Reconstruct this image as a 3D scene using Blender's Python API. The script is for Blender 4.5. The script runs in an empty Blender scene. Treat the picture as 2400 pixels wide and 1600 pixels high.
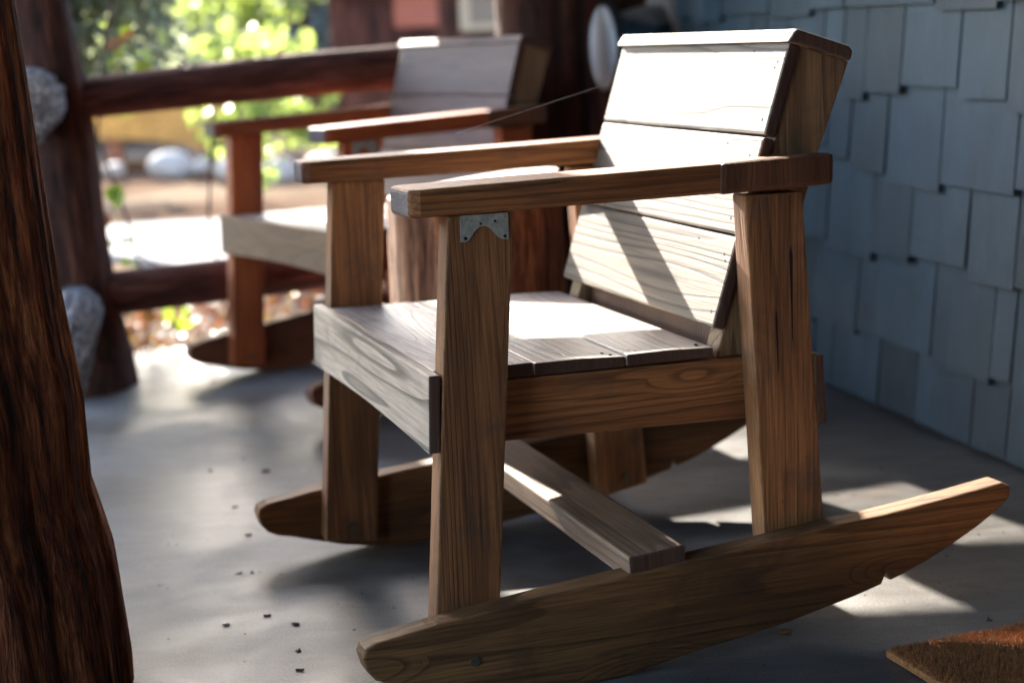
import bpy, bmesh, math, random
from mathutils import Vector, Matrix, noise
random.seed(7)
S = bpy.context.scene
R_ = math.radians

# ------------------------------------------------------------------ camera, sky, sun, exposure
cam = bpy.data.cameras.new("camera")
camo = bpy.data.objects.new("camera", cam); S.collection.objects.link(camo); S.camera = camo
right = Vector((.99882, -.00890, -.04786)); up = Vector((.04868, .18262, .98198)); fwd = Vector((0, .98314, -.18286))
fwd = right.cross(up) * -1.0
right.normalize(); up = (up - right * up.dot(right)).normalized(); back = right.cross(up)
mw = Matrix((right, up, back)).transposed().to_4x4(); mw.translation = Vector((0, 0, .8383)); camo.matrix_world = mw
cam.sensor_width = 36; cam.lens = 58.2; cam.clip_start = .05; cam.clip_end = 400
cam.dof.use_dof = True; cam.dof.focus_distance = 2.12; cam.dof.aperture_fstop = 2.9

SUN_DIR = Vector((.893, -2.144, -1.02)).normalized()          # the way the light travels
elev = math.asin(-SUN_DIR.z)
W = bpy.data.worlds.new("World"); S.world = W; W.use_nodes = True
nt = W.node_tree; sky = nt.nodes.new("ShaderNodeTexSky"); sky.sky_type = 'NISHITA'; sky.sun_disc = False
sky.sun_elevation = elev; sky.sun_rotation = math.atan2(-SUN_DIR.x, -SUN_DIR.y); sky.air_density = 1.0; sky.dust_density = 1.6; sky.ozone_density = 1.2
bg = nt.nodes["Background"]; nt.links.new(sky.outputs[0], bg.inputs[0]); bg.inputs[1].default_value = .15
sl = bpy.data.lights.new("sun", 'SUN'); sl.energy = 4.0; sl.angle = R_(.53); sl.color = (1, .93, .82)
so = bpy.data.objects.new("sun", sl); S.collection.objects.link(so)
so.rotation_euler = SUN_DIR.to_track_quat('-Z', 'Y').to_euler(); so.location = (-3, 8, 6)
S.view_settings.view_transform = 'Standard'; S.view_settings.look = 'None'; S.view_settings.gamma = 1
S.view_settings.exposure = 3.1
S.cycles.max_bounces = 8; S.cycles.diffuse_bounces = 4; S.cycles.use_denoising = True

# ------------------------------------------------------------------ helpers
def tag(o, label=None, cat=None, group=None, kind=None):
    if label: o['label'] = label
    if cat: o['category'] = cat
    if group: o['group'] = group
    if kind: o['kind'] = kind
    return o
def link(name, bm, mat, parent=None, smooth=False, mats=None):
    bmesh.ops.recalc_face_normals(bm, faces=bm.faces)
    me = bpy.data.meshes.new(name); bm.to_mesh(me); bm.free()
    if smooth:
        for p in me.polygons: p.use_smooth = True
    for m in (mats or [mat]): me.materials.append(m)
    o = bpy.data.objects.new(name, me); S.collection.objects.link(o)
    if parent: o.parent = parent
    return o
def empty(name, loc=(0, 0, 0), rot=(0, 0, 0)):
    o = bpy.data.objects.new(name, None); o.location = loc; o.rotation_euler = rot; o.empty_display_size = .1
    S.collection.objects.link(o); return o
def extr(bm, pts, vec):
    """solid from a planar outline swept along vec"""
    v = Vector(vec); a = [bm.verts.new(p) for p in pts]; b = [bm.verts.new(Vector(p) + v) for p in pts]
    n = len(pts); bm.faces.new(a); bm.faces.new(b[::-1])
    for i in range(n): bm.faces.new((a[i], b[i], b[(i + 1) % n], a[(i + 1) % n]))
def bev(bm, w, seg=2):
    if w: bmesh.ops.bevel(bm, geom=[e for e in bm.edges if e.calc_face_angle(0) > .6], offset=w, segments=seg, affect='EDGES', profile=.6, clamp_overlap=True)
def endfaces(bm, ax):
    bmesh.ops.recalc_face_normals(bm, faces=bm.faces)
    for f in bm.faces:
        if abs(f.normal[ax]) > .93: f.material_index = 1
def xz(name, prof, y0, y1, mat, parent=None, b=.003, endm=None):
    bm = bmesh.new(); extr(bm, [(x, y0, z) for x, z in prof], (0, y1 - y0, 0)); bmesh.ops.recalc_face_normals(bm, faces=bm.faces); bev(bm, b)
    if endm: endfaces(bm, 1)
    return link(name, bm, mat, parent, mats=[mat, endm] if endm else None)
def addbox(bm, x0, x1, y0, y1, z0, z1):
    extr(bm, [(x0, y0, z0), (x1, y0, z0), (x1, y1, z0), (x0, y1, z0)], (0, 0, z1 - z0))
def boxo(name, a, mat, parent=None, b=.003):
    bm = bmesh.new(); addbox(bm, *a); bmesh.ops.recalc_face_normals(bm, faces=bm.faces); bev(bm, b); return link(name, bm, mat, parent)
def addcyl(bm, p, q, r0, r1=None, n=10):
    p, q = Vector(p), Vector(q); r1 = r0 if r1 is None else r1; d = (q - p).normalized()
    u = d.orthogonal().normalized(); v = d.cross(u)
    A = [bm.verts.new(p + (u * math.cos(t) + v * math.sin(t)) * r0) for t in [2 * math.pi * i / n for i in range(n)]]
    B = [bm.verts.new(q + (u * math.cos(t) + v * math.sin(t)) * r1) for t in [2 * math.pi * i / n for i in range(n)]]
    for i in range(n): bm.faces.new((A[i], A[(i + 1) % n], B[(i + 1) % n], B[i]))
    bm.faces.new(A[::-1]); bm.faces.new(B)

# ------------------------------------------------------------------ materials
def newmat(name):
    m = bpy.data.materials.new(name); m.use_nodes = True; t = m.node_tree
    return m, t, t.nodes["Principled BSDF"]
def N(t, typ, **k):
    n = t.nodes.new(typ)
    for a, b in k.items():
        if a in n.inputs.keys() if isinstance(a, str) and hasattr(n, 'inputs') else False: n.inputs[a].default_value = b
        else: setattr(n, a, b)
    return n
def ramp(t, src, stops):
    r = t.nodes.new("ShaderNodeValToRGB"); t.links.new(src, r.inputs[0])
    e = r.color_ramp.elements
    while len(e) < len(stops): e.new(.5)
    for i, (p, c) in enumerate(stops):
        e[i].position = p; e[i].color = (*c, 1) if len(c) == 3 else c
    return r.outputs[0]
def noise_n(t, vec, scale, detail=3, rough=.55, dist=0):
    n = t.nodes.new("ShaderNodeTexNoise"); n.inputs['Scale'].default_value = scale; n.inputs['Detail'].default_value = detail
    n.inputs['Roughness'].default_value = rough; n.inputs['Distortion'].default_value = dist; t.links.new(vec, n.inputs['Vector']); return n.outputs[0]
def mapn(t, vec, scale=(1, 1, 1), loc=(0, 0, 0)):
    m = t.nodes.new("ShaderNodeMapping"); m.inputs['Scale'].default_value = scale; m.inputs['Location'].default_value = loc
    t.links.new(vec, m.inputs['Vector']); return m.outputs[0]
def mixc(t, f, a, b, mode='MIX'):
    m = t.nodes.new("ShaderNodeMix"); m.data_type = 'RGBA'; m.blend_type = mode
    for s, i in ((f, 0), (a, 6), (b, 7)):
        if isinstance(s, (int, float)): m.inputs[i].default_value = s
        elif isinstance(s, tuple): m.inputs[i].default_value = (*s, 1)
        else: t.links.new(s, m.inputs[i])
    return m.outputs[2]
def math_n(t, op, a, b=None):
    m = t.nodes.new("ShaderNodeMath"); m.operation = op
    for s, i in ((a, 0), (b, 1)):
        if s is None: continue
        if isinstance(s, (int, float)): m.inputs[i].default_value = s
        else: t.links.new(s, m.inputs[i])
    return m.outputs[0]
def bump(t, h, strength, dist=.002):
    b = t.nodes.new("ShaderNodeBump"); b.inputs['Strength'].default_value = strength; b.inputs['Distance'].default_value = dist
    t.links.new(h, b.inputs['Height']); return b.outputs[0]

def wood(name, axis, dark, light, line=.5, ring=22, rough=.62, stain=.35, seed=0., stainc=(.05, .045, .045), bumpk=.35, st=.09, fibk=1.0, knots=.0, wear=.35):
    m, t, bs = newmat(name)
    tc = t.nodes.new("ShaderNodeTexCoord"); oi = t.nodes.new("ShaderNodeObjectInfo")
    off = t.nodes.new("ShaderNodeVectorMath"); off.operation = 'SCALE'; off.inputs[0].default_value = (3.1, 7.7, 5.3); t.links.new(oi.outputs['Random'], off.inputs['Scale'])
    ad = t.nodes.new("ShaderNodeVectorMath"); ad.operation = 'ADD'; t.links.new(tc.outputs['Object'], ad.inputs[0]); t.links.new(off.outputs[0], ad.inputs[1])
    p = ad.outputs[0]
    k = [1, 1, 1]; k['xyz'.index(axis)] = st
    ps = mapn(t, p, tuple(k), (seed, seed * 1.7, -seed))
    warp = t.nodes.new("ShaderNodeTexNoise"); warp.inputs['Scale'].default_value = 9; warp.inputs['Detail'].default_value = 1.5; warp.inputs['Roughness'].default_value = .4; t.links.new(ps, warp.inputs['Vector'])
    kk = [1, 1, 1]; kk['xyz'.index(axis)] = .33
    vk = t.nodes.new("ShaderNodeTexVoronoi"); vk.inputs['Scale'].default_value = 7; t.links.new(mapn(t, p, tuple(kk), (seed, 1.3, seed)), vk.inputs['Vector'])
    kd = vk.outputs['Distance']
    g = math_n(t, 'ADD', math_n(t, 'MULTIPLY', warp.outputs[0], ring), math_n(t, 'MULTIPLY', ramp(t, kd, [(.03, (1,) * 3), (.24, (0,) * 3)]), 5.0 * knots))          # contour lines of a stretched field = cathedral grain
    fr = math_n(t, 'FRACT', g)
    rings = ramp(t, fr, [(0, (0, 0, 0)), (.62, (.12,) * 3), (.9, (1,) * 3), (.97, (.9,) * 3), (1, (0, 0, 0))])
    kf = [260, 260, 260]; kf['xyz'.index(axis)] = 9
    fib = noise_n(t, mapn(t, p, tuple(kf)), 1, 3, .6)
    kb = [14, 14, 14]; kb['xyz'.index(axis)] = 1.6
    broad = noise_n(t, mapn(t, p, tuple(kb), (seed, 0, 2)), 1, 3, .5)
    base = mixc(t, ramp(t, broad, [(.3, (0, 0, 0)), (.7, (1, 1, 1))]), dark, light)
    dk = tuple(c * .38 for c in dark)
    c1 = mixc(t, math_n(t, 'MULTIPLY', rings, line), base, dk)
    fibm = ramp(t, fib, [(.33, (1 - .36 * fibk,) * 3), (.64, (1 + .14 * fibk,) * 3)])
    c2 = mixc(t, 1.0, c1, fibm, 'MULTIPLY')
    blot = noise_n(t, mapn(t, p, (9, 9, 9), (seed * 3, 1, 0)), 1, 4, .6, .4)
    c3 = mixc(t, math_n(t, 'MULTIPLY', ramp(t, blot, [(.56, (0, 0, 0)), (.74, (1, 1, 1))]), stain), c2, stainc)
    c3 = mixc(t, math_n(t, 'MULTIPLY', ramp(t, kd, [(.05, (1,) * 3), (.085, (0,) * 3)]), knots), c3, tuple(c * .22 for c in dark))
    speck = noise_n(t, mapn(t, p, (1, 1, 1)), 190, 2, .5)
    c4 = mixc(t, math_n(t, 'MULTIPLY', ramp(t, speck, [(.7, (0, 0, 0)), (.76, (1, 1, 1))]), stain), c3, stainc)
    var = ramp(t, oi.outputs['Random'], [(0, (.80, .80, .80)), (.35, (1.12, 1.06, 1.0)), (.7, (.92, .95, 1.0)), (1, (1.2, 1.16, 1.12))])
    c4 = mixc(t, 1.0, c4, var, 'MULTIPLY')
    if wear:
        bv = t.nodes.new("ShaderNodeBevel"); bv.samples = 4; bv.inputs['Radius'].default_value = .006; ge = t.nodes.new("ShaderNodeNewGeometry")
        dp = t.nodes.new("ShaderNodeVectorMath"); dp.operation = 'DOT_PRODUCT'; t.links.new(bv.outputs[0], dp.inputs[0]); t.links.new(ge.outputs['True Normal'], dp.inputs[1])
        wn = noise_n(t, mapn(t, p, (35, 35, 35)), 1, 3, .6)
        wm = math_n(t, 'MULTIPLY', ramp(t, dp.outputs['Value'], [(.80, (1,) * 3), (.985, (0,) * 3)]), ramp(t, wn, [(.4, (0,) * 3), (.6, (wear,) * 3)]))
        c4 = mixc(t, wm, c4, tuple(min(.6, c * 2.1 + .05) for c in light))
    t.links.new(c4, bs.inputs['Base Color'])
    t.links.new(math_n(t, 'ADD', math_n(t, 'MULTIPLY', fib, .25), rough - .12), bs.inputs['Roughness'])
    h = math_n(t, 'SUBTRACT', fib, math_n(t, 'MULTIPLY', rings, .8)); t.links.new(bump(t, h, bumpk, .0015), bs.inputs['Normal'])
    return m
BR = dict(dark=(.19, .060, .015), light=(.44, .180, .058), knots=.8, fibk=1.3, wear=.5)
wx_ = wood('brown_board', 'x', line=.6, ring=24, stain=.45, seed=1, st=.05, **BR)
wz_ = wood('brown_post_wood', 'z', knots=.6, dark=(.17, .066, .022), light=(.46, .20, .072), line=.36, ring=44, stain=.55, seed=2, st=.03, fibk=1.35, wear=.5)
wy_ = wood('grey_brown_board', 'y', (.16, .095, .055), (.28, .18, .11), knots=.5, line=.5, seed=3, stain=.3, st=.05)
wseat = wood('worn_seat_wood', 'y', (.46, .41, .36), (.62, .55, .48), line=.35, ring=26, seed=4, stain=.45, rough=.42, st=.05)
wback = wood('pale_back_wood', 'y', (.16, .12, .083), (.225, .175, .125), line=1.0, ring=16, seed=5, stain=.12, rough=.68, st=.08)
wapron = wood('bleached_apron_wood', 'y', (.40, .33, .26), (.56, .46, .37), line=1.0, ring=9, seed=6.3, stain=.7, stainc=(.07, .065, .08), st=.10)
wrock = wood('dark_rocker_wood', 'x', (.095, .040, .012), (.27, .125, .040), knots=.8, line=.6, fibk=1.3, ring=13, seed=7, stain=.6, stainc=(.03, .02, .012), st=.07)
wend = wood('dark_end_grain', 'z', (.10, .036, .015), (.20, .078, .032), line=.2, ring=60, seed=8, stain=.5, st=.05)
wupr = wood('upright_wood', 'z', (.17, .088, .04), (.36, .22, .11), line=.6, ring=20, seed=9, stain=.4, st=.04)
RD = dict(dark=(.24, .05, .012), light=(.46, .115, .025))
wbk2 = wood('mauve_slat_wood', 'y', (.12, .072, .055), (.17, .11, .085), line=.3, seed=15, stain=.1)
wap2 = wood('brown_apron_wood', 'y', (.13, .065, .028), (.20, .11, .05), line=.3, seed=16, stain=.2)
m_endg = wood('soaked_board_end', 'z', (.06, .028, .018), (.12, .062, .04), line=.25, ring=50, seed=17, stain=.5)
rx_ = wood('reddish_board', 'x', line=.3, seed=11, stain=.2, **RD)
rz_ = wood('reddish_post_wood', 'z', line=.3, seed=12, stain=.2, **RD)
rrock = wood('reddish_rocker_wood', 'x', (.10, .032, .014), (.18, .065, .026), line=.5, seed=13, stain=.4)

m_nose = wood('grey_arm_end', 'x', (.10, .085, .08), (.19, .165, .16), line=.3, ring=40, seed=19, stain=.4)
def bark(name, c0, c1, c2, grey=0.0, k=1.0):
    m, t, bs = newmat(name); tc = t.nodes.new("ShaderNodeTexCoord"); p = tc.outputs['Object']
    w = mixc(t, .02, p, noise_col(t, p, 6))
    a = noise_n(t, mapn(t, w, (60 * k, 60 * k, 6 * k)), 1, 5, .65, .3)
    b = noise_n(t, mapn(t, w, (20 * k, 20 * k, 1.8 * k), (3, 1, 0)), 1, 4, .6)
    f = noise_n(t, mapn(t, p, (210 * k, 210 * k, 22 * k)), 1, 4, .65)
    col = ramp(t, a, [(.36, c0), (.5, c1), (.66, c2)])
    col = mixc(t, ramp(t, b, [(.42, (.0,) * 3), (.62, (1,) * 3)]), mixc(t, 1.0, col, (.38, .34, .34), 'MULTIPLY'), col)
    col = mixc(t, 1.0, col, ramp(t, f, [(.36, (.38,) * 3), (.62, (1.35,) * 3)]), 'MULTIPLY')
    if grey:
        g = noise_n(t, mapn(t, p, (30, 30, 9), (9, 0, 0)), 1, 4, .6)
        col = mixc(t, math_n(t, 'MULTIPLY', ramp(t, g, [(.4, (0,) * 3), (.55, (1,) * 3)]), grey), col, (.42, .42, .44))
    t.links.new(col, bs.inputs['Base Color']); bs.inputs['Roughness'].default_value = .85; bs.inputs['Specular IOR Level'].default_value = .25
    t.links.new(bump(t, math_n(t, 'ADD', math_n(t, 'ADD', a, b), math_n(t, 'MULTIPLY', f, .3)), 1.0, .012), bs.inputs['Normal'])
    return m
def noise_col(t, p, s):
    n = t.nodes.new("ShaderNodeTexNoise"); n.inputs['Scale'].default_value = s; t.links.new(p, n.inputs['Vector']); return n.outputs[1]
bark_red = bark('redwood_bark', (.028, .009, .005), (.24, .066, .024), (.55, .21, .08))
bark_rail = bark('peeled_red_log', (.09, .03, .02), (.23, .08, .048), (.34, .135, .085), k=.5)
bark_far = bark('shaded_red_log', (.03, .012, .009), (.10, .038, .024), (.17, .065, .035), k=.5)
bark_grey = bark('weathered_grey_log', (.015, .013, .014), (.12, .115, .13), (.50, .51, .56), grey=.15, k=1.5)
bark_stump = bark('stump_bark', (.10, .04, .025), (.30, .14, .07), (.48, .27, .16), k=.6)

def plain(name, c, rough=.6, metal=0., var=.0, scale=8, bumpk=0.):
    m, t, bs = newmat(name); bs.inputs['Roughness'].default_value = rough; bs.inputs['Metallic'].default_value = metal
    tc = t.nodes.new("ShaderNodeTexCoord")
    n = noise_n(t, tc.outputs['Object'], scale, 5, .6)
    v = max(var, .08)
    t.links.new(ramp(t, n, [(.3, tuple(x * (1 - v) for x in c)), (.7, tuple(min(1, x * (1 + v)) for x in c))]), bs.inputs['Base Color'])
    if bumpk: t.links.new(bump(t, n, bumpk, .003), bs.inputs['Normal'])
    return m
m_hole = plain('rusty_nail_hole', (.012, .008, .008), .8)
m_bolt = plain('dull_bolt', (.16, .13, .09), .45, .7)
m_galv = plain('galvanised_steel', (.42, .44, .40), .5, .55, .3, 160)
m_trim = plain('dark_gap_trim', (.02, .024, .03), .8)
m_corner = plain('grey_corner_trim', (.20, .17, .15), .7)
m_stone = plain('pale_boulder', (.45, .43, .41), .8, 0, .2, 3)
m_path = plain('pale_path_concrete', (.24, .23, .22), 1.0, 0, .2, 1.2)
m_path.node_tree.nodes['Principled BSDF'].inputs['Specular IOR Level'].default_value = .1
m_ply = wood('cut_stump_top', 'z', (.50, .42, .33), (.62, .54, .43), line=.2, ring=26, seed=3, stain=.1)

def concrete():
    m, t, bs = newmat('porch_concrete'); tc = t.nodes.new("ShaderNodeTexCoord"); p = tc.outputs['Object']
    rot = t.nodes.new("ShaderNodeMapping"); rot.inputs['Rotation'].default_value = (0, 0, R_(-14)); rot.inputs['Scale'].default_value = (2.2, 6, 1); t.links.new(p, rot.inputs['Vector'])
    trow = noise_n(t, rot.outputs[0], 4, 6, .65, .6)                     # trowel strokes
    big = noise_n(t, p, 2.3, 5, .6, .5); mid = noise_n(t, p, 11, 6, .65); fine = noise_n(t, p, 260, 3, .6)
    c = ramp(t, big, [(.40, (.055, .045, .038)), (.5, (.10, .093, .085)), (.60, (.175, .168, .16))])
    c = mixc(t, .5, c, ramp(t, trow, [(.35, (.075, .068, .06)), (.65, (.18, .176, .172))]))
    c = mixc(t, math_n(t, 'MULTIPLY', ramp(t, mid, [(.52, (0,) * 3), (.66, (1,) * 3)]), .55), c, (.12, .09, .07))
    c = mixc(t, 1.0, c, ramp(t, fine, [(.35, (.66,) * 3), (.65, (1.25,) * 3)]), 'MULTIPLY')
    # hairline cracks
    vo = t.nodes.new("ShaderNodeTexVoronoi"); vo.feature = 'DISTANCE_TO_EDGE'; vo.inputs['Scale'].default_value = 1.1
    t.links.new(mixc(t, .12, p, noise_col(t, p, 5)), vo.inputs['Vector'])
    ck = ramp(t, vo.outputs['Distance'], [(0, (1,) * 3), (.004, (0,) * 3)])
    pit = noise_n(t, p, 70, 3, .5); c = mixc(t, math_n(t, 'MULTIPLY', ramp(t, pit, [(.68, (0,) * 3), (.72, (1,) * 3)]), .6), c, (.06, .05, .042))
    c = mixc(t, math_n(t, 'MULTIPLY', ck, .55), c, (.05, .045, .04))
    t.links.new(c, bs.inputs['Base Color'])
    t.links.new(ramp(t, big, [(.4, (.40,) * 3), (.62, (.58,) * 3)]), bs.inputs['Roughness'])
    bs.inputs['Specular IOR Level'].default_value = .6
    h = math_n(t, 'ADD', math_n(t, 'MULTIPLY', trow, .0), math_n(t, 'ADD', math_n(t, 'MULTIPLY', fine, .5), math_n(t, 'MULTIPLY', noise_n(t, p, 45, 4, .6), .6)))
    t.links.new(bump(t, h, .4, .0009), bs.inputs['Normal']); return m
m_conc = concrete()

def shingle_mat():
    m, t, bs = newmat('blue_painted_shingle'); tc = t.nodes.new("ShaderNodeTexCoord"); at = t.nodes.new("ShaderNodeAttribute"); at.attribute_name = 'tint'
    p = tc.outputs['Object']
    g = noise_n(t, mapn(t, p, (220, 220, 7)), 1, 4, .6); b = noise_n(t, mapn(t, p, (14, 14, 5)), 1, 4, .6)
    c = mixc(t, g, (.018, .040, .058), (.037, .070, .094))
    c = mixc(t, 1.0, c, ramp(t, b, [(.3, (.70,) * 3), (.7, (1.18,) * 3)]), 'MULTIPLY')
    sp = noise_n(t, mapn(t, p, (60, 60, 3)), 1, 5, .7)
    c = mixc(t, math_n(t, 'MULTIPLY', ramp(t, sp, [(.62, (0,) * 3), (.74, (1,) * 3)]), .35), c, (.16, .17, .18))
    c = mixc(t, 1.0, c, at.outputs['Color'], 'MULTIPLY')
    t.links.new(c, bs.inputs['Base Color']); bs.inputs['Roughness'].default_value = .55
    t.links.new(bump(t, g, .9, .0022), bs.inputs['Normal']); return m
m_sh = shingle_mat()

def leafmat(name, c, trans, tr=.5):
    m, t, bs = newmat(name); oi = t.nodes.new("ShaderNodeTexCoord")
    n = noise_n(t, oi.outputs['Object'], 3.0, 3, .6); n2 = noise_n(t, oi.outputs['Object'], 25, 2, .5)
    nn = math_n(t, 'ADD', math_n(t, 'MULTIPLY', n, .5), math_n(t, 'MULTIPLY', n2, .5))
    col = ramp(t, nn, [(.35, tuple(x * .55 for x in c)), (.65, tuple(x * 1.35 for x in c))])
    colt = ramp(t, nn, [(.35, tuple(x * .6 for x in trans)), (.65, tuple(min(1, x * 1.3) for x in trans))])
    t.links.new(col, bs.inputs['Base Color']); bs.inputs['Roughness'].default_value = .45
    tl = t.nodes.new("ShaderNodeBsdfTranslucent"); t.links.new(colt, tl.inputs[0])
    mx = t.nodes.new("ShaderNodeMixShader"); mx.inputs[0].default_value = tr
    t.links.new(bs.outputs[0], mx.inputs[1]); t.links.new(tl.outputs[0], mx.inputs[2]); t.links.new(mx.outputs[0], t.nodes["Material Output"].inputs[0]); return m
m_lime = leafmat('lime_leaves', (.15, .19, .06), (.36, .45, .10), .55)
m_pine = leafmat('grey_green_leaves', (.14, .16, .12), (.38, .42, .26), .5)
m_dark = leafmat('dark_green_leaves', (.10, .125, .12), (.20, .23, .18), .35)
m_vine = leafmat('vine_leaves', (.13, .19, .03), (.35, .45, .04), .5)
m_vinered = leafmat('autumn_vine_leaves', (.20, .085, .03), (.34, .14, .04), .5)
m_fabric = leafmat('yellow_canvas', (.70, .48, .20), (.85, .58, .22), .5)

def add_leaf(bm, c, size, rnd, mi=0, asp=.6):
    a = Vector((rnd.gauss(0, 1), rnd.gauss(0, 1), rnd.gauss(0, 1))).normalized(); b = a.orthogonal().normalized()
    b = (Matrix.Rotation(rnd.uniform(0, 6.28), 3, a) @ b); d = a.cross(b)
    s = size * rnd.uniform(.6, 1.3); u = b * s * .5; w = d * s * .5 * asp
    vs = [bm.verts.new(c + q) for q in (-u, -u * .25 + w, u * .45 + w * .8, u, u * .45 - w * .8, -u * .25 - w)]
    f = bm.faces.new(vs); f.material_index = mi

# ------------------------------------------------------------------ setting
def ground_mat():
    m, t, bs = newmat('forest_dirt'); tc = t.nodes.new("ShaderNodeTexCoord"); p = tc.outputs['Object']
    a = noise_n(t, p, .35, 5, .6, .4); b = noise_n(t, p, 9, 6, .7)
    c = ramp(t, a, [(.35, (.08, .045, .03)), (.5, (.15, .105, .075)), (.65, (.22, .17, .125))])
    c = mixc(t, 1.0, c, ramp(t, b, [(.3, (.6,) * 3), (.7, (1.25,) * 3)]), 'MULTIPLY')
    t.links.new(c, bs.inputs['Base Color']); bs.inputs['Roughness'].default_value = 1; bs.inputs['Specular IOR Level'].default_value = 0; t.links.new(bump(t, b, .7, .03), bs.inputs['Normal']); return m
m_ground = ground_mat()
bm = bmesh.new(); bmesh.ops.create_grid(bm, x_segments=90, y_segments=90, size=170)
for v in bm.verts:
    v.co.y += 60; d = v.co.y
    v.co.z = -.15 + (max(0, d - 24) * .10 + .5 * noise.noise(v.co * .07) if d > 24 else 0)
tag(link('ground', bm, m_ground, smooth=True), 'brown forest dirt beyond the porch', kind='structure')
def sheet(name, pts, z, h, mat, lab):
    bm = bmesh.new(); extr(bm, [(x, y, z - h) for x, y in pts], (0, 0, h)); return tag(link(name, bm, mat), lab, kind='structure')
sheet('porch_floor', [(-1.33, 4.48), (.6, 5.46), (4.0, 5.46), (4.0, -3.2), (-.1, -3.2), (-.55, 1.0)], 0, .16, m_conc, 'grey trowelled concrete porch floor')
sheet('path', [(-4.6, 9.0), (-1.5, 9.4), (2.5, 10.6), (2.5, 8.4), (-.7, 7.15), (-1.4, 7.35), (-1.95, 8.0), (-4.8, 7.9)], -.115, .04, m_path, 'pale concrete path crossing beyond the railing')

# shingle wall (own frame: x along the wall into the distance, y out of the wall, z up)
house = empty('house_wall', (1.0, 2.6978, 0), (0, 0, math.atan2(.970, -.2407)))
tag(house, 'blue painted cedar shingle house wall at the right of the porch', 'wall')
boxo('wall_core', (-5.5, 2.09, -3.0, -.012, -.1, 2.5), m_trim, house, 0)
rnd = random.Random(3)
known = {0: [.431, .659, .824, 1.055], 1: [.284, .359, .586, .921, 1.151], 2: [.279, .449, .675, .846, 1.073], 3: [.28, .553, .781, .947, 1.062], 4: [.214, .307, .482, .711, .876], 5: [.342, .570, .965, 1.142, 1.377, 1.682]}
kz = {0: [.012] * 4, 1: [.161, .145, .160, .152, .141], 2: [.334, .355, .340, .322, .344], 3: [.509, .493, .514, .534, .560], 4: [.656, .677, .697, .680, .662], 5: [.841, .858, .859, .844, .857, .841]}
base = {0: .012, 1: .152, 2: .340, 3: .512, 4: .680, 5: .850}
bm = bmesh.new(); tint = bm.loops.layers.color.new('tint')
def shingle(u0, u1, z0, z1, tk):
    g = .0024 + rnd.random() * .0016; u0 += g; u1 -= g; dz = rnd.uniform(-.0015, .0015)
    y1 = .021 + rnd.uniform(-.002, .003); yt = .002
    nf = len(bm.faces)
    a = [bm.verts.new(p) for p in ((u0, -.012, z0 + dz), (u1, -.012, z0 - dz), (u1, y1, z0 - dz), (u0, y1, z0 + dz))]
    b = [bm.verts.new(p) for p in ((u0, -.012, z1), (u1, -.012, z1), (u1, yt, z1), (u0, yt, z1))]
    fs = [bm.faces.new(q) for q in ((a[0], a[1], a[2], a[3]), (b[3], b[2], b[1], b[0]), (a[3], a[2], b[2], b[3]), (a[0], a[3], b[3], b[0]), (a[1], b[1], b[2], a[2]))]
    for f in fs:
        for l in f.loops: l[tint] = (tk, tk, tk, 1)
row = 0; zb = 0
for row in range(14):
    zb = base.get(row, .850 + (row - 5) * .172)
    xs = []; zs = []
    k = known.get(row, [])
    u = k[0] if k else .2 + rnd.random() * .1
    left = [u]
    while left[-1] > -3.2: left.append(left[-1] - rnd.uniform(.09, .26))
    rest = [k[-1] if k else u]
    while rest[-1] < 2.05: rest.append(min(2.085, rest[-1] + rnd.uniform(.09, .25)))
    us = left[::-1] + (k[1:-1] if k else []) + (rest if k else rest[1:])
    for i in range(len(us) - 1):
        z0 = zb + rnd.uniform(-.014, .014) if row else .012
        if k and us[i] in k: z0 = kz[row][k.index(us[i])]      # the shingle whose near edge is this seam
        if us[i + 1] - us[i] < .012: continue
        shingle(us[i], us[i + 1], z0, zb + .215, rnd.uniform(.78, 1.14))
link('shingles', bm, m_sh, house)
boxo('corner_trim', (2.086, 2.16, -.05, .03, 0, 2.4), m_corner, house)

# porch roof
bm = bmesh.new(); addbox(bm, -1.75, 4, -3.4, 5.2, 2.50, 2.60)
for i in range(8): addbox(bm, -1.7 , 3.9, -3.0 + i, -2.9 + i, 2.36, 2.499)
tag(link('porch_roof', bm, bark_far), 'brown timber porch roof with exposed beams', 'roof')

# unseen walls added to darken the camera side and bounce warm light
tag(boxo('end_wall', (-1.3, 4.2, -3.0, -2.9, -.1, 2.5), plain('brown_stained_boards', (.22, .11, .055), .7), None, .004), 'added brown board wall out of view, cutting light from the near end of the porch', 'wall')
tag(boxo('added_side_wall', (-.95, -.82, -2.88, .35, -.1, 2.5), plain('brown_stained_side_boards', (.20, .10, .05), .7), None, .004), 'added brown board wall out of view, cutting light from the open side of the porch', 'wall')  # put in out of view to darken the near floor and rocker
# dark end wall beyond the big post
ew = tag(boxo('end_wall', (.05, 1.5, 4.92, 5.0, -.1, 2.4), bark_far, None, .004), 'dark board wall closing the far end of the porch', 'wall')

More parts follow.
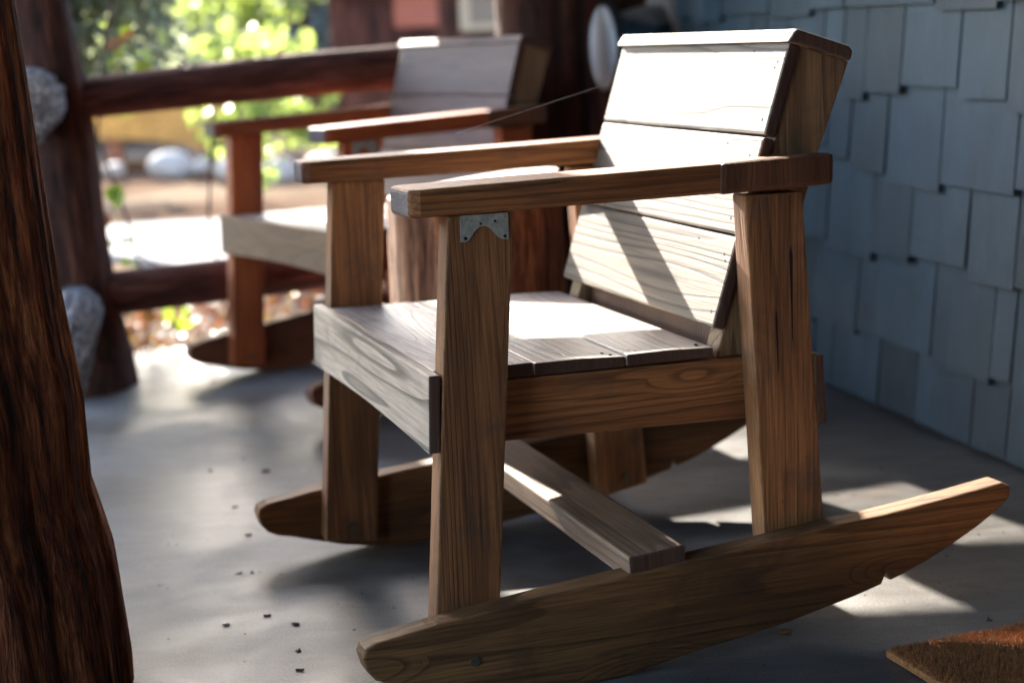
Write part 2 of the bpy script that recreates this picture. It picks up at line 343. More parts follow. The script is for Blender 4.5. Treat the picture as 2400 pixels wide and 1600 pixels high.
# ------------------------------------------------------------------ logs
def log(name, cs, rs, mat, seed=0, amp=.08, nseg=40, nlen=60, parent=None, ridge=9, ends=None):
    """bark-covered log through centre points cs; local Z follows the log so the bark runs along it"""
    c0, c1 = Vector(cs[0]), Vector(cs[-1]); q = (c1 - c0).normalized().to_track_quat('Z', 'Y'); M = Matrix.Translation(c0) @ q.to_matrix().to_4x4(); Mi = M.inverted()
    P = [Mi @ Vector(c) for c in cs]; L = P[-1].z
    bm = bmesh.new(); rings = []
    for i in range(nlen + 1):
        z = L * i / nlen
        j = 0
        while j < len(P) - 2 and P[j + 1].z < z: j += 1
        f = (z - P[j].z) / max(1e-6, P[j + 1].z - P[j].z); f = min(1, max(0, f))
        c = P[j].lerp(P[j + 1], f); r = rs[j] * (1 - f) + rs[j + 1] * f
        ring = []
        for k in range(nseg):
            a = 2 * math.pi * k / nseg
            s = noise.fractal(Vector((math.cos(a) * ridge * .4 + seed, math.sin(a) * ridge * .4, z * 2.2 * .35 + seed)), 1, 2, 4)
            s2 = noise.noise(Vector((math.cos(a) * 1.2 + seed, math.sin(a) * 1.2, z * 2.5)))
            rr = r * (1 + amp * s + amp * .8 * s2)
            ring.append(bm.verts.new((c.x + math.cos(a) * rr, c.y + math.sin(a) * rr, z)))
        rings.append(ring)
    for i in range(nlen):
        for k in range(nseg): bm.faces.new((rings[i][k], rings[i][(k + 1) % nseg], rings[i + 1][(k + 1) % nseg], rings[i + 1][k]))
    bm.faces.new(rings[0][::-1]); bm.faces.new(rings[-1])
    o = link(name, bm, mat, parent, True); o.matrix_world = M; return o
fr = [(-.28, .475), (.088, .475), (.23, .485), (.32, .503), (.43, .500), (.57, .515), (.66, .519), (.81, .528), (.90, .534), (2.3, .60)]
rr = [.25, .235, .225, .215, .205, .195, .19, .18, .175, .16]
rr = [r * 1.07 for r in rr]; cs = [((-x - .019) * 1.07 - r, 2.06, .838 + (z - .838) * 1.07) for (z, x), r in zip(fr, rr)]; cs[0] = (cs[0][0], 2.06, -.35)
tag(log('log_post', cs, rr, bark_red, 4.2, .035, 160, 320, ridge=22), 'thick rough bark log post close up at the left edge', 'post', 'log posts of the porch')
mr = [(0, .966), (.063, .974), (.19, .998), (.38, 1.012), (.65, 1.018), (.76, 1.028), (.97, 1.052), (2.4, 1.13)]
rm = [.17, .15, .115, .10, .085, .08, .075, .07]
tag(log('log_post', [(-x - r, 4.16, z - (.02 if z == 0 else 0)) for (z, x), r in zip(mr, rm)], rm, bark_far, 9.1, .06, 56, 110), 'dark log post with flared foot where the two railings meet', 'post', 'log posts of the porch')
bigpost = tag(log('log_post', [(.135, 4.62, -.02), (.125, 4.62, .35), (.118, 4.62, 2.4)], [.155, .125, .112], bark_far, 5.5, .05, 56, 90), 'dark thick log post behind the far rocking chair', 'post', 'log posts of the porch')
shadow_a = log('shadow_log', [(.10, 4.56, 1.145), (-.57, 4.56, 1.14)], [.043, .042], bark_far, 2.5, .02, 24, 30)  # unseen log added above the view to cast a shadow band by the mat
shadow_b = log('shadow_log', [(.08, 4.56, 1.035), (-.30, 4.56, 1.03)], [.07, .068], bark_far, 6.5, .02, 24, 30)  # second added log, widens the cast shadow on the floor
mw2 = shadow_b.matrix_world.copy(); shadow_b.parent = bigpost; shadow_b.matrix_parent_inverse = bigpost.matrix_world.inverted(); shadow_b.matrix_world = mw2
mwb = shadow_a.matrix_world.copy(); shadow_a.parent = bigpost; shadow_a.matrix_parent_inverse = bigpost.matrix_world.inverted(); shadow_a.matrix_world = mwb
tag(log('log_rail', [(-1.09, 4.17, .727), (-.5, 4.46, .758), (.09, 4.73, .775)], [.050, .058, .062], bark_rail, 3.3, .05, 36, 60), 'red log top rail running behind the far rocking chair', 'railing', 'log rails of the porch')
tag(log('log_rail', [(-1.05, 4.17, .236), (-.5, 4.46, .236), (.09, 4.73, .24)], [.055, .056, .056], bark_rail, 6.3, .05, 36, 60), 'red log bottom rail low behind the far rocking chair', 'railing', 'log rails of the porch')
tag(log('log_rail', [(-.77, 2.2, .715), (-1.14, 4.12, .73)], [.098, .075], bark_grey, 8.3, .11, 48, 60), 'grey weathered top rail end showing beside the near log post', 'railing', 'log rails of the porch')
tag(log('log_rail', [(-.72, 2.2, .22), (-1.09, 4.12, .215)], [.075, .065], bark_grey, 1.3, .11, 48, 60), 'grey weathered lower rail end showing beside the near log post', 'railing', 'log rails of the porch')

# log stump side table between the chairs
st = empty('stump_table', (-.058, 3.08, 0)); tag(st, 'log stump side table between the two rocking chairs, sunlit pale top', 'table')
bm = bmesh.new(); n = 64; ra = []
for i, z in enumerate((.12, .3, .46, .5, .5655)):
    ring = []
    for k in range(n):
        a = 2 * math.pi * k / n; r = .166 * (1 + .05 * noise.noise(Vector((math.cos(a) * 2, math.sin(a) * 2, z * 2)))) * (1 - .02 * i / 4)
        x, y = math.cos(a) * r, math.sin(a) * r; zz = z if i < 3 else z + x * .12
        ring.append(bm.verts.new((x, y, zz)))
    ra.append(ring)
for i in range(4):
    for k in range(n): bm.faces.new((ra[i][k], ra[i][(k + 1) % n], ra[i + 1][(k + 1) % n], ra[i + 1][k]))
bm.faces.new(ra[0][::-1]); body = link('stump_body', bm, bark_stump, st, True)
bm = bmesh.new()
vs = [bm.verts.new((v[0] * .985, v[1] * .985, .5675 + v[0] * .12)) for v in [(math.cos(2 * math.pi * k / n) * .163 * (1 + .05 * noise.noise(Vector((math.cos(2 * math.pi * k / n) * 2, math.sin(2 * math.pi * k / n) * 2, 1.15)))), math.sin(2 * math.pi * k / n) * .163) for k in range(n)]]
c0 = bmesh.ops.extrude_face_region(bm, geom=[bm.faces.new(vs)]); bmesh.ops.translate(bm, verts=[v for v in c0['geom'] if isinstance(v, bmesh.types.BMVert)], vec=(0, 0, -.02))
link('table_top', bm, m_ply, st)
for a in (.6, 2.7, 4.8):
    bm = bmesh.new(); addcyl(bm, (math.cos(a) * .10, math.sin(a) * .10, 0), (math.cos(a) * .10, math.sin(a) * .10, .13), .02, n=12); link('leg', bm, wend, st)

# ------------------------------------------------------------------ rocking chair
CW = .659
def arc_z(x): return .5197 - math.sqrt(1.1375 ** 2 - (x - .209) ** 2)
def rocker_profile():
    top = [(-.128, -.519), (-.05, -.507), (.10, -.490), (.25, -.476), (.40, -.463), (.51, -.452), (.585, -.4475), (.65, -.441), (.735, -.431), (.785, -.4245), (.798, -.430), (.799, -.447)]
    bot = [(.768, -.470), (.741, -.486), (.70, -.506), (.66, -.5235), (.622, -.5375), (.605, -.5425), (.599, -.5300), (.592, -.5460), (.55, -.5570), (.50, -.5675), (.45, -.578), (.40, -.586), (.35, -.593),
           (.30, -.600), (.25, -.6085), (.20, -.6155), (.15, -.6185), (.10, -.6190), (.05, -.6150), (0, -.606), (-.05, -.592), (-.09, -.580)]
    return top + bot + [(-.112, -.5755), (-.130, -.567), (-.140, -.554), (-.145, -.536), (-.141, -.525)]
def rock_chair(loc, rot, mats, label):
    bx, bz, by, seatm, backm, apm, rkm, endm, upm = mats
    ch = empty('rocking_chair', loc, rot); tag(ch, label, 'rocking chair', 'matching wooden rocking chairs on the porch')
    k = .0737
    for far in (0, 1):
        y0, y1 = (0, .038) if not far else (CW - .038, CW)
        lf = xz('leg', [(0, 0), (.0865, 0), (.0865 - k * .594, -.594), (-k * .583, -.583)], y0, y1, bz, ch)
        lr = xz('leg', [(.407, 0), (.4915, 0), (.530, -.554), (.437, -.572)], y0, y1, bz, ch)
        for l, (px, pz), (qx, qz) in ((lf, (-.002, -.566), (.028, -.54)), (lr, (.482, -.54), (.50, -.50))):
            yy = y1 if not far else y0; s = 1 if not far else -1
            bm = bmesh.new(); addcyl(bm, (px + .006, yy - s * .004, pz), (px + .006, yy + s * .005, pz), .008, n=14); link('bolt', bm, m_bolt, l)
        ry0, ry1 = (-.038, -.0005) if not far else (CW + .0005, CW + .038)
        rk = xz('rocker', rocker_profile(), ry0, ry1, rkm, ch, .0035)
        if not far:
            bm = bmesh.new(); addcyl(bm, (.0, -.037, -.562), (.0, -.0405, -.562), .0065, n=14); link('bolt', bm, m_bolt, rk)
        # arm: 2x4 laid flat, nose rounded, darker sawn block at the tail
        yo, yi = (-.008, .085) if not far else (CW - .062, CW + .022)
        bm = bmesh.new()
        if not far: out = [(-.050, yo + .006), (-.036, yo), (.36, yo + .001), (.47, yo + .001), (.532, yo + .006), (.532, .046), (.495, .048), (.42, yi - .012), (.30, yi), (-.04, yi), (-.052, yi - .01)]
        else: out = [(x, CW - y) for x, y in [(-.050, -.016), (-.036, -.022), (.36, -.021), (.47, -.021), (.532, -.016), (.532, .046), (.50, .046), (.44, .058), (.30, .062), (-.04, .062), (-.052, .054)]]
        extr(bm, [(x, y, .0005) for x, y in out], (0, 0, .035)); bmesh.ops.recalc_face_normals(bm, faces=bm.faces)
        for v in bm.verts:
            if v.co.z > .02: v.co.z += max(0, v.co.x) * .022
            else: v.co.z += max(0, v.co.x) * .012
        bev(bm, .006, 3); endfaces(bm, 0); arm = link('armrest', bm, bx, ch, mats=[bx, m_nose])
        if not far:
            xz('tail_block', [(.366, .0035), (.5325, .0075), (.5335, .049), (.368, .0445)], yo - .0035, yo + .03, endm, arm, .007)
        xz('side_rail', [(.03, -.2195), (.506, -.2245), (.506, -.310), (.03, -.300)], *((.0385, .0765) if not far else (CW - .0765, CW - .0385)), bx, ch)
        # back upright
        yu0, yu1 = (.050, .088) if not far else (CW - .088, CW - .050)
        xz('back_upright', [(.5165, .190), (.591, .166), (.544, .046), (.455, -.2225), (.386, -.2225)], yu0, yu1, upm, ch)
    # front apron with arched lower edge
    bm = bmesh.new(); n = 16
    pts = [(-.0335, 0, -.197), (-.0335, CW, -.197)] + [(-.0375, CW * (1 - i / n), -.297 + .007 * math.sin(math.pi * i / n)) for i in range(n + 1)]
    extr(bm, pts, (.0155, 0, 0))
    for v in bm.verts: v.co.x = v.co.x + (0.0 if v.co.z > -.2 else -.004) * 0
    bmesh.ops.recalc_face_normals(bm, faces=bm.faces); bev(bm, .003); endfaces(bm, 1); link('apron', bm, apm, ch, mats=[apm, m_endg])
    xz('rear_board', [(.508, -.222), (.523, -.2225), (.528, -.318), (.513, -.320)], .0, CW, by, ch, endm=m_endg)
    xz('back_support', [(.402, -.315), (.420, -.315), (.436, -.165), (.418, -.165)], .0885, CW - .0885, endm, ch)
    xz('stretcher', [(.216, -.456), (.297, -.449), (.2995, -.484), (.218, -.491)], -.034, CW + .034, by, ch, .004, endm=m_endg)
    for i, (x0, x1) in enumerate([(-.0175, .1185), (.1205, .2485), (.2505, .3770)]):
        zt = [(-.199, -.2005), (-.202, -.205), (-.203, -.205)][i]; mid = (x0 + x1) / 2
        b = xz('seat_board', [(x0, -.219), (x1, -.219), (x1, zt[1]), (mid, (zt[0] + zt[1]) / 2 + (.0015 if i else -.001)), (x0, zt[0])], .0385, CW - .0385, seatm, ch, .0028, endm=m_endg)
        for yy in (.056, .060):
            for xx in ((x0 + .02), (x1 - .02)):
                bm = bmesh.new(); q = (xx + rnd.uniform(-.008, .008), yy + rnd.uniform(-.008, .008)); addcyl(bm, (*q, -.2060), (*q, -.2005 if i == 0 else -.2028), .0024, n=8); link('nail_hole', bm, m_hole, b)
    tn = Vector((.953, 0, -.302))
    for i, (za, zb_) in enumerate([(.195, .074), (.0715, -.0575), (-.060, -.180)]):
        fx = lambda z: .4375 + .3166 * z
        prof = [(fx(za), za), (fx(zb_), zb_), (fx(zb_) + .0172, zb_ - .0055), (fx(za) + .0172, za - .0055)]
        b = xz('back_slat', prof, .046, CW - .046, backm, ch, .0042, endm=m_endg)
        for yy, zz in ((.066, za - .025), (.068, za - .033), (.070, zb_ + .02), (.15, za - .012), (CW - .06, za - .03)):
            bm = bmesh.new(); yy += rnd.uniform(-.01, .01); p0 = Vector((fx(zz) - .0004, yy, zz)); addcyl(bm, p0 + Vector((.003, 0, -.001)), p0, .0022, n=8); link('nail_hole', bm, m_hole, b)
    xz('back_cap', [(.4915, .1955), (.5045, .2125), (.583, .1875), (.590, .180), (.586, .1665), (.5, .1935)], .036, CW - .036, backm, ch, .004, endm=m_endg)
    # galvanised angle plate under the near armrest
    pl = [(.0155, 0.0), (.0155, -.0325), (.0205, -.0335), (.0255, -.0315), (.034, -.020), (.040, -.0155), (.047, -.0145), (.053, -.017), (.063, -.0285), (.069, -.0325), (.078, -.0335), (.078, 0.0)]
    p = xz('bracket_plate', pl, -.0022, -.0002, m_galv, ch, 0)
    for x, z, r in ((.0215, -.0285, .0022), (.073, -.029, .0022), (.0415, -.0115, .0015), (.0605, -.0095, .0016)):
        bm = bmesh.new(); addcyl(bm, (x, -.0023, z), (x, -.0030, z), r, n=12); link('screw', bm, m_hole, p)
    return ch
PSI, PHI = .327, .0133
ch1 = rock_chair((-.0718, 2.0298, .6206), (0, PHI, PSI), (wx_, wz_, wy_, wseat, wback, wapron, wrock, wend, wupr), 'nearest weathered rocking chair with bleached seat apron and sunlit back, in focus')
# cracks in the near rear leg of the first chair
lg = [o for o in ch1.children if o.name.startswith('leg')][1]
for (x, z0, z1, r) in ((.4735, -.07, -.20, .0022), (.4515, -.155, -.24, .0016)):
    bm = bmesh.new(); extr(bm, [(x - r, -.0006, z0 - .012), (x, -.0006, z0), (x + r * 1.2, -.0006, z0 - .014), (x + .0025, -.0006, z1), (x + .0018, -.0006, z1)], (0, .004, 0)); link('split', bm, m_hole, lg)
# second chair: a copy of the first and all its parts
swap = {wx_: rx_, wz_: rz_, wrock: rrock, wback: wbk2, wapron: wap2}
def copy_tree(o, parent=None):
    c = o.copy(); S.collection.objects.link(c); c.parent = parent
    for chd in list(o.children):
        if chd.name.startswith('split'): continue
        copy_tree(chd, c)
    if c.type == 'MESH' and c.material_slots:
        m0 = c.material_slots[0].material
        if m0 in swap: c.material_slots[0].link = 'OBJECT'; c.material_slots[0].material = swap[m0]
    return c
ch2 = copy_tree(ch1); ch2.location = (-.345, 3.66, .6188); ch2.rotation_euler = (0, -.004, .567)
ch2['label'] = 'farther reddish rocking chair with its back against the log railing, blurred'

# ------------------------------------------------------------------ electric meter on the far end of the wall
mt = empty('electric_meter', (.487, 4.75, .785), (0, 0, math.atan2(-.2407, -.970)))   # local x = out of the wall
tag(mt, 'round glass electric meter on a metal drum at the far end of the shingle wall', 'meter')
def lathe(name, prof, mat, parent, n=48):
    bm = bmesh.new(); rings = []
    for x, r in prof: rings.append([bm.verts.new((x, math.cos(2 * math.pi * k / n) * r, math.sin(2 * math.pi * k / n) * r)) for k in range(n)])
    for a, b in zip(rings, rings[1:]):
        for k in range(n): bm.faces.new((a[k], a[(k + 1) % n], b[(k + 1) % n], b[k]))
    bm.faces.new(rings[0]); bm.faces.new(rings[-1][::-1]); return link(name, bm, mat, parent, True)
m_chrome = plain('polished_steel_drum', (.26, .28, .31), .18, 1.0, .1)
m_dial = plain('pale_meter_dial', (.58, .62, .66), .4)
m_glass = plain('highlight_meter_glass', (.80, .84, .88), .15, 0, .15)  # opaque pale colour stands in for the bright highlight on the glass
lathe('drum', [(.03, .10), (.03, .112), (.15, .112), (.17, .118), (.18, .118), (.182, .10)], m_chrome, mt)
lathe('dial', [(.183, .10), (.187, .098)], m_dial, mt)
lathe('glass_cover', [(.19, .116), (.198, .116), (.204, .108), (.208, .09), (.211, .05), (.212, .02)], m_glass, mt)
lathe('rim', [(.176, .117), (.176, .123), (.196, .123), (.196, .117)], m_trim, mt)
boxo('back_box', (-.02, .03, -.11, .09, -.13, .3), m_corner, mt)

# ------------------------------------------------------------------ door mat of coir
def coir():
    m, t, bs = newmat('coir'); tc = t.nodes.new("ShaderNodeTexCoord"); n = noise_n(t, tc.outputs['Object'], 160, 4, .7); n2 = noise_n(t, tc.outputs['Object'], 12, 3, .6)
    c = mixc(t, n2, (.30, .11, .035), (.50, .22, .07)); c = mixc(t, 1.0, c, ramp(t, n, [(.3, (.45,) * 3), (.7, (1.5,) * 3)]), 'MULTIPLY')
    t.links.new(c, bs.inputs['Base Color']); bs.inputs['Roughness'].default_value = .8; t.links.new(bump(t, n, 1, .004), bs.inputs['Normal']); return m
m_coir = coir()
mat_o = empty('doormat', (.474, 2.079, 0), (0, 0, math.atan2(.071, .207))); tag(mat_o, 'brown coir doormat on the concrete by the shingle wall', 'doormat')
boxo('mat_base', (0, .9, -.55, 0, .002, .013), m_coir, mat_o, .004)
bm = bmesh.new(); rr_ = random.Random(12)
for i in range(42000):
    x, y = rr_.uniform(.004, .34), -rr_.uniform(.004, .34); h = rr_.uniform(.006, .011); l = Vector((rr_.gauss(0, .35), rr_.gauss(0, .35), 1)).normalized() * h
    if i % 400 == 0: l *= 2.4
    s = Vector((rr_.uniform(-1, 1), rr_.uniform(-1, 1), 0)).normalized() * .0005; p = Vector((x, y, .012))
    a, b, c_ = bm.verts.new(p - s), bm.verts.new(p + s), bm.verts.new(p + l); bm.faces.new((a, b, c_))
fo = link('fibres', bm, m_coir, mat_o); fo['kind'] = 'stuff'

# ------------------------------------------------------------------ litter on the floor
m_bit = plain('dry_bark_bit', (.05, .035, .028), .8); m_bit2 = plain('yellow_leaf_bit', (.30, .17, .05), .7); m_bit3 = plain('pale_chip', (.5, .48, .46), .7)
def bit(x, y, s, mat, name, label, cat):
    bm = bmesh.new(); n = 9; r0 = random.Random(int(x * 1000 + y * 77)); a0 = r0.uniform(0, 3)
    top = []; 
    for k in range(n):
        a = 2 * math.pi * k / n; r = s * (1 if k % 2 else .75) * r0.uniform(.7, 1.1); top.append((math.cos(a + a0) * r, math.sin(a + a0) * r * .5, .0015 + .35 * s * abs(math.cos(a)) ))
    c = bm.verts.new((0, 0, .003)); vs = [bm.verts.new(p) for p in top]; bs_ = [bm.verts.new((p[0] * .9, p[1] * .9, .0006)) for p in top]
    for k in range(n): bm.faces.new((c, vs[k], vs[(k + 1) % n])); bm.faces.new((vs[k], bs_[k], bs_[(k + 1) % n], vs[(k + 1) % n]))
    bm.faces.new(bs_[::-1]); o = link(name, bm, mat); o.location = (x, y, 0); tag(o, label, cat)
bit(-.504, 3.215, .010, m_bit, 'bark_chip', 'small dark bark chip on the floor left of the far front leg', 'bark chip')
bit(-.385, 2.362, .007, m_bit, 'bark_chip', 'curled dark bark chip on the concrete left of the near rocker', 'bark chip')
bit(-.31, 2.137, .006, m_bit, 'bark_chip', 'tiny dark crumb of bark on the concrete nearest the rocker tip', 'bark chip')
bit(-.337, 2.318, .007, m_bit, 'bark_chip', 'thin dark bark sliver just right of the curled chip', 'bark chip')
bit(-.442, 2.33, .007, m_bit3, 'wood_chip', 'pale wood chip on the concrete left of the curled bark chip', 'wood chip')
bit(-.475, 2.78, .007, m_bit, 'bark_chip', 'dark speck of bark midway between near log post and far leg', 'bark chip')
bit(.36, 2.19, .010, m_bit2, 'dry_leaf', 'small yellow dry leaf on the concrete in front of the rocker', 'leaf')

bm = bmesh.new(); rg = random.Random(9)
for i in range(900):
    x, y = rg.uniform(-1.0, .95), rg.uniform(1.9, 4.3); h = rg.uniform(.0006, .0022) * (2.2 if rg.random() < .05 else 1)
    pts_ = [(x + rg.gauss(0, h), y + rg.gauss(0, h), z_) for z_ in (.0003, .0003, .0003, h)]
    v_ = [bm.verts.new(q) for q in pts_]
    for f_ in ((0, 1, 2), (0, 1, 3), (1, 2, 3), (0, 2, 3)): bm.faces.new([v_[k] for k in f_])
tag(link('floor_grit', bm, m_bit), 'fine dark grit scattered over the porch concrete', 'grit', kind='stuff')
# spider thread from the chair back
bm = bmesh.new(); addcyl(bm, (-.07, 2.5, .694), (.166, 2.52, .757), .00016, n=5)
tag(link('spider_thread', bm, plain('silk', (.8, .8, .8), .3)), 'single fine spider thread stretched beside the sunlit chair back', 'spider thread')

# ------------------------------------------------------------------ beyond the porch
def tree(name, x, y, h, cr, zc, mat, n, ls, label, group='trees beyond the porch', seed=1, tr=.12, tm=None, g=-.15, squash=1.0):
    t = empty(name, (x, y, g)); tag(t, label, 'tree' if 'tree' in name else 'shrub', group); r = random.Random(seed)
    tk = bmesh.new(); addcyl(tk, (0, 0, 0), (0, 0, h * .75), tr, tr * .4, 14)
    limbs = []
    for i in range(9):
        z = h * r.uniform(.25, .7); a = r.uniform(0, 6.28); e = Vector((math.cos(a) * cr * .7, math.sin(a) * cr * .7, z + h * .18)); addcyl(tk, (0, 0, z), e, tr * .3, tr * .1, 7); limbs.append(e)
    link('trunk', tk, tm or bark_far, t)
    bm = bmesh.new(); cl = []
    for i in range(34):
        while True:
            q = Vector((r.uniform(-1, 1), r.uniform(-1, 1), r.uniform(-1, 1)))
            if q.length < 1: break
        cl.append((Vector((q.x * cr, q.y * cr, zc - g + q.z * cr * squash)), r.uniform(.14, .34) * cr))
    for i in range(n):
        c, s = r.choice(cl); add_leaf(bm, c + Vector((r.gauss(0, s * .6), r.gauss(0, s * .6), r.gauss(0, s * .5))), ls, r)
    link('crown' if 'tree' in name else 'foliage', bm, mat, t); return t
# the trunk whose straight edge ends the patch of sun on the armrests
tt = tag(log('tree_trunk', [(-1.63, 5.65, -.2), (-1.60, 5.65, .5), (-1.60, 5.65, 5.0)], [.27, .20, .20], bark_rail, 2.2, .03, 40, 60), 'slender reddish tree trunk just outside the railing corner', 'tree')
bm = bmesh.new(); r = random.Random(41)  # dense leaf mass put here to block low sun from the far floor
for i in range(2600): add_leaf(bm, Vector((r.uniform(-1.50, -1.09), r.uniform(5.45, 5.9), r.choice((1.0 + abs(r.gauss(0, .22)), r.uniform(.66, 1.05))))), .045, r, 0, .8)
for i in range(6): addcyl(bm, (-1.6, 5.65, 1.0 + i * .1), (-1.12, 5.5 + i * .07, 1.08 + i * .09), .01, .004, 6)
lb = link('shade_branch', bm, m_pine); lb.parent = tt; lb.matrix_parent_inverse = tt.matrix_world.inverted()
tag(log('shade_trunk', [(-4.65, 10.2, -.2), (-4.65, 10.2, 9)], [1.0, .9], bark_rail, 7.7, .03, 48, 60), 'unseen thick trunk added out past the left of the porch to shade it', 'tree')  # unseen trunk, sized to keep sun off the left floor
tree('lime_shrub', -1.22, 8.0, .9, .36, .55, m_lime, 750, .065, 'bright lime green backlit shrub just beyond the railing', 'shrubs beyond the porch', 5, .02, squash=1.2)
tree('lime_shrub', -1.60, 10.6, 1.6, .46, 1.35, m_lime, 1000, .09, 'taller yellow green shrub in front of the red cabin corner', 'shrubs beyond the porch', 8, .03, squash=1.0)
tree('lime_shrub', -3.0, 12.2, .7, .35, .75, m_vine, 300, .10, 'low yellow green shrub behind the yellow canopy', 'shrubs beyond the porch', 18, .02)
for i, (x, y, cr, zc, m_, n, lb) in enumerate([(-6.6, 21, 2.0, 1.2, m_pine, 2600, 'pale grey green tree furthest left beyond the railing'), (-4.3, 19, 1.5, 1.4, m_pine, 2400, 'grey green tree second from left beyond the railing'),
        (-2.6, 23, 2.2, 2.2, m_dark, 2600, 'dark green tree behind the lime shrubs'), (-8.2, 27, 3.2, 2.4, m_dark, 2600, 'dark broad tree behind the pale grey green tree'), (-3.6, 30, 3.4, 3.6, m_pine, 3000, 'grey green tree at the back behind the dark tree')]):
    tree('broadleaf_tree', x, y, zc + cr, cr, zc, m_, n, .22, lb, 'trees beyond the porch', 30 + i, .16)
# far wooded slope
bm = bmesh.new(); r = random.Random(5)
for i in range(9000):
    y = r.uniform(34, 60); add_leaf(bm, Vector((r.uniform(-24, 22), y, -.15 + (y - 24) * .10 + abs(r.gauss(0, 3.2)))), 1.1, r)
tag(link('far_woods', bm, m_dark), 'dark far-off woodland on the slope', 'woodland', kind='stuff')
# leaf litter
m_litter = [leafmat('rust_leaf_litter', (.16, .06, .03), (.22, .08, .03), .2), leafmat('ochre_leaf_litter', (.26, .16, .05), (.3, .18, .05), .2), leafmat('pale_leaf_litter', (.28, .23, .19), (.3, .24, .18), .2)]
bm = bmesh.new()
for i in range(5200):
    y = r.uniform(4.9, 7.2); x = r.uniform(-2.6, .4)
    if y < 4.55 + (x + 1.33) * .51 + .1: continue
    add_leaf(bm, Vector((x, y, -.145 + r.random() * .03)), .035, r, r.choice((0, 0, 0, 1, 2)), .8)
tag(link('leaf_litter', bm, None, mats=m_litter), 'rust and yellow fallen leaves beyond the porch edge', 'fallen leaves', kind='stuff')
# grape vine by the corner post
vn = empty('grape_vine', (-1.13, 4.7, -.15)); tag(vn, 'thin vine with yellow green and rust leaves climbing behind the corner post', 'vine')
pts = [(.02, 0, 0), (.10, 0, .25), (.06, 0, .5), (-.02, .05, .75), (.02, .05, 1.0), (.05, .1, 1.15)]
bm = bmesh.new()
for a, b in zip(pts, pts[1:]): addcyl(bm, a, b, .004, n=6)
pts2 = [(.08, 0, .42), (.15, .02, .36), (.25, .05, .31), (.33, .07, .34)]
for a, b in zip(pts2, pts2[1:]): addcyl(bm, a, b, .003, n=6)
link('stem', bm, bark_far, vn)
bm = bmesh.new(); r = random.Random(77)
spots = [(.03, 0, .2, 3), (.04, 0, .3, 5), (.06, 0, .36, 6), (.10, 0, .33, 6), (.13, 0, .28, 4), (.0, 0, .52, 4), (.02, 0, .6, 5), (.26, .05, .34, 6), (.30, .05, .31, 4), (.40, .06, .36, 4), (.06, .1, 1.02, 7), (.10, .1, .98, 4), (.02, .1, .90, 3), (.0, 0, .45, 3), (.18, .0, .23, 3)]
for x, y, z, n in spots:
    for i in range(n): add_leaf(bm, Vector((x + r.gauss(0, .022), y + r.gauss(0, .03), z + r.gauss(0, .025))), .05, r, 1 if r.random() < .3 else 0, .85)
link('leaves', bm, None, vn, mats=[m_vine, m_vinered])
# a second vine trailing on top of the rail
vn = empty('grape_vine', (-.83, 4.9, -.15)); tag(vn, 'vine with sunlit yellow leaves showing over the red top rail', 'vine')
bm = bmesh.new()
for a, b in (((0, 0, 0), (-.05, 0, .5)), ((-.05, 0, .5), (0, 0, .9)), ((0, 0, .9), (.25, .1, .96)), ((0, 0, .9), (-.2, .1, .99))): addcyl(bm, a, b, .004, n=6)
link('stem', bm, bark_far, vn); bm = bmesh.new()
for x, z, n in ((.0, 1.0, 3), (.06, .98, 5), (.13, 1.0, 4), (.2, .97, 4), (.26, .99, 3), (-.2, 1.0, 2), (.3, .70, 4), (.36, .68, 6), (.46, .70, 5), (.44, .56, 5), (.33, .6, 4)):
    for i in range(n): add_leaf(bm, Vector((x + r.gauss(0, .02), .05 + r.gauss(0, .03), z + r.gauss(0, .02))), .055, r, 1 if r.random() < .06 else 0, .85)
link('leaves', bm, None, vn, mats=[m_lime, m_vinered])

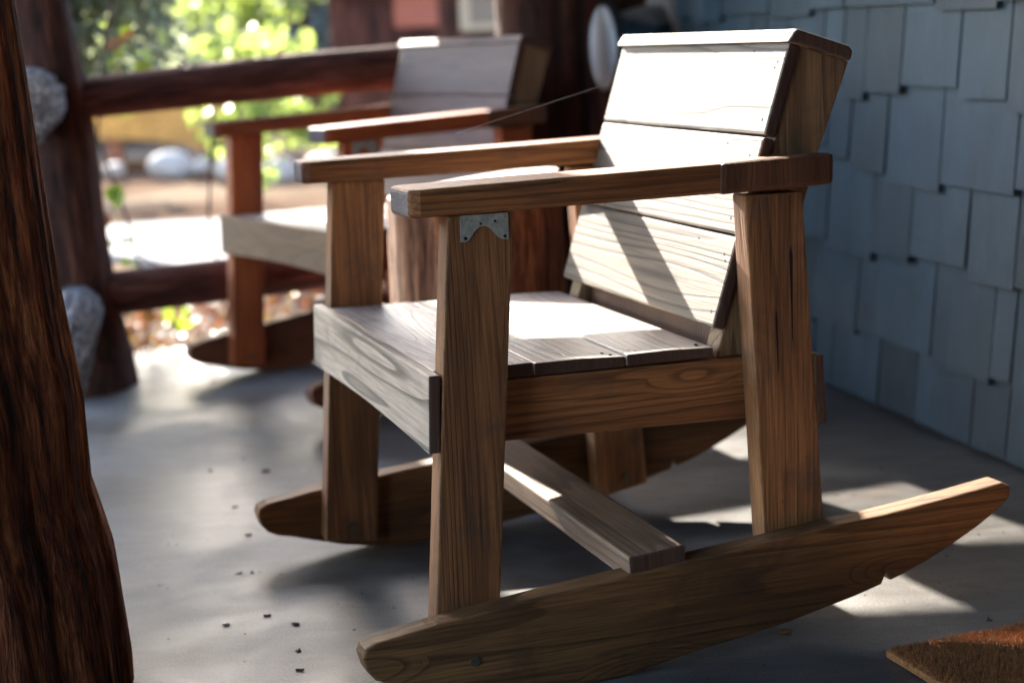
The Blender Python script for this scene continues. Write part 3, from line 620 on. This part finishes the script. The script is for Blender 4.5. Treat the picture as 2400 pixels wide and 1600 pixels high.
# red cabin in the distance
cb = empty('red_cabin', (-1.15, 11.6, -.15)); tag(cb, 'dark red timber cabin with a tan framed window beyond the trees', 'cabin')
m_cab = bark('cabin_red_boards', (.07, .025, .018), (.13, .048, .032), (.20, .075, .045), k=.15)
boxo('wall', (0, 4.6, 0, 3, 0, 2.9), m_cab, cb)
boxo('eave_beam', (-.1, 4.7, -.10, -.002, 1.31, 1.36), plain('pale_eave_beam', (.45, .45, .50), .6), cb)
boxo('roof', (-.35, 4.9, -.5, 3.3, 2.902, 3.02), m_trim, cb)
m_tan = plain('tan_window_frame', (.42, .30, .19), .6)
wf = boxo('window', (.90, 1.33, -.04, -.003, 1.015, 1.29), m_tan, cb); boxo('pane', (.97, 1.26, -.046, -.0405, 1.06, 1.25), plain('dusky_pane', (.20, .15, .11), .2), wf)
m_rust = plain('rust_red_panel', (.34, .09, .05), .7); boxo('shutter', (.45, .75, -.03, -.003, 1.06, 1.30), m_rust, cb)

# yellow canopy on timber posts
yc_ = empty('canopy', (-2.95, 14.0, -.15)); tag(yc_, 'yellow canvas canopy on timber posts seen under the top rail', 'canopy')
bm = bmesh.new()
extr(bm, [(-1.0, 0, .27), (-1.0, 0, .52), (.0, 0, .62), (.75, 0, .52), (.66, 0, .36), (.42, 0, .13), (.25, 0, .21), (-.2, 0, .27)], (0, 1.3, 0)); link('canvas', bm, m_fabric, yc_)
for x in (-.32, -.85):
    boxo('canopy_post', (x - .06, x + .06, .03, .15, 0, .30), plain('orange_timber', (.34, .15, .08), .7), yc_)
bm = bmesh.new(); addcyl(bm, (.76, -.02, .56), (.46, -.02, .05), .035, n=8); link('edge_pole', bm, m_trim, yc_)

# boulders along the path
for i, (x, y, s, lb) in enumerate([(-2.58, 13.0, .19, 'pale sunlit boulder, widest of the row under the canopy'), (-2.33, 12.9, .08, 'small pale boulder touching the widest one'), (-2.02, 12.4, .12, 'small pale boulder left of the reddish chair leg'),
      (-1.62, 12.0, .13, 'pale boulder just right of the reddish chair leg'), (-1.28, 12.0, .16, 'pale boulder seen over the near armrest tip'), (-3.02, 12.9, .08, 'bluish boulder in shade under the canopy'), (-1.02, 11.6, .12, 'rightmost small pale boulder')]):
    bm = bmesh.new(); bmesh.ops.create_icosphere(bm, subdivisions=3, radius=1)
    for v in bm.verts:
        v.co *= 1 + .22 * noise.noise(v.co * 1.3 + Vector((i * 5, 0, 0))); v.co.x *= s; v.co.y *= s * .8; v.co.z *= min(s, .16) * .75
    o = link('boulder', bm, m_stone, None, True); o.location = (x, y, -.06); tag(o, lb, 'boulder', 'boulders along the path')
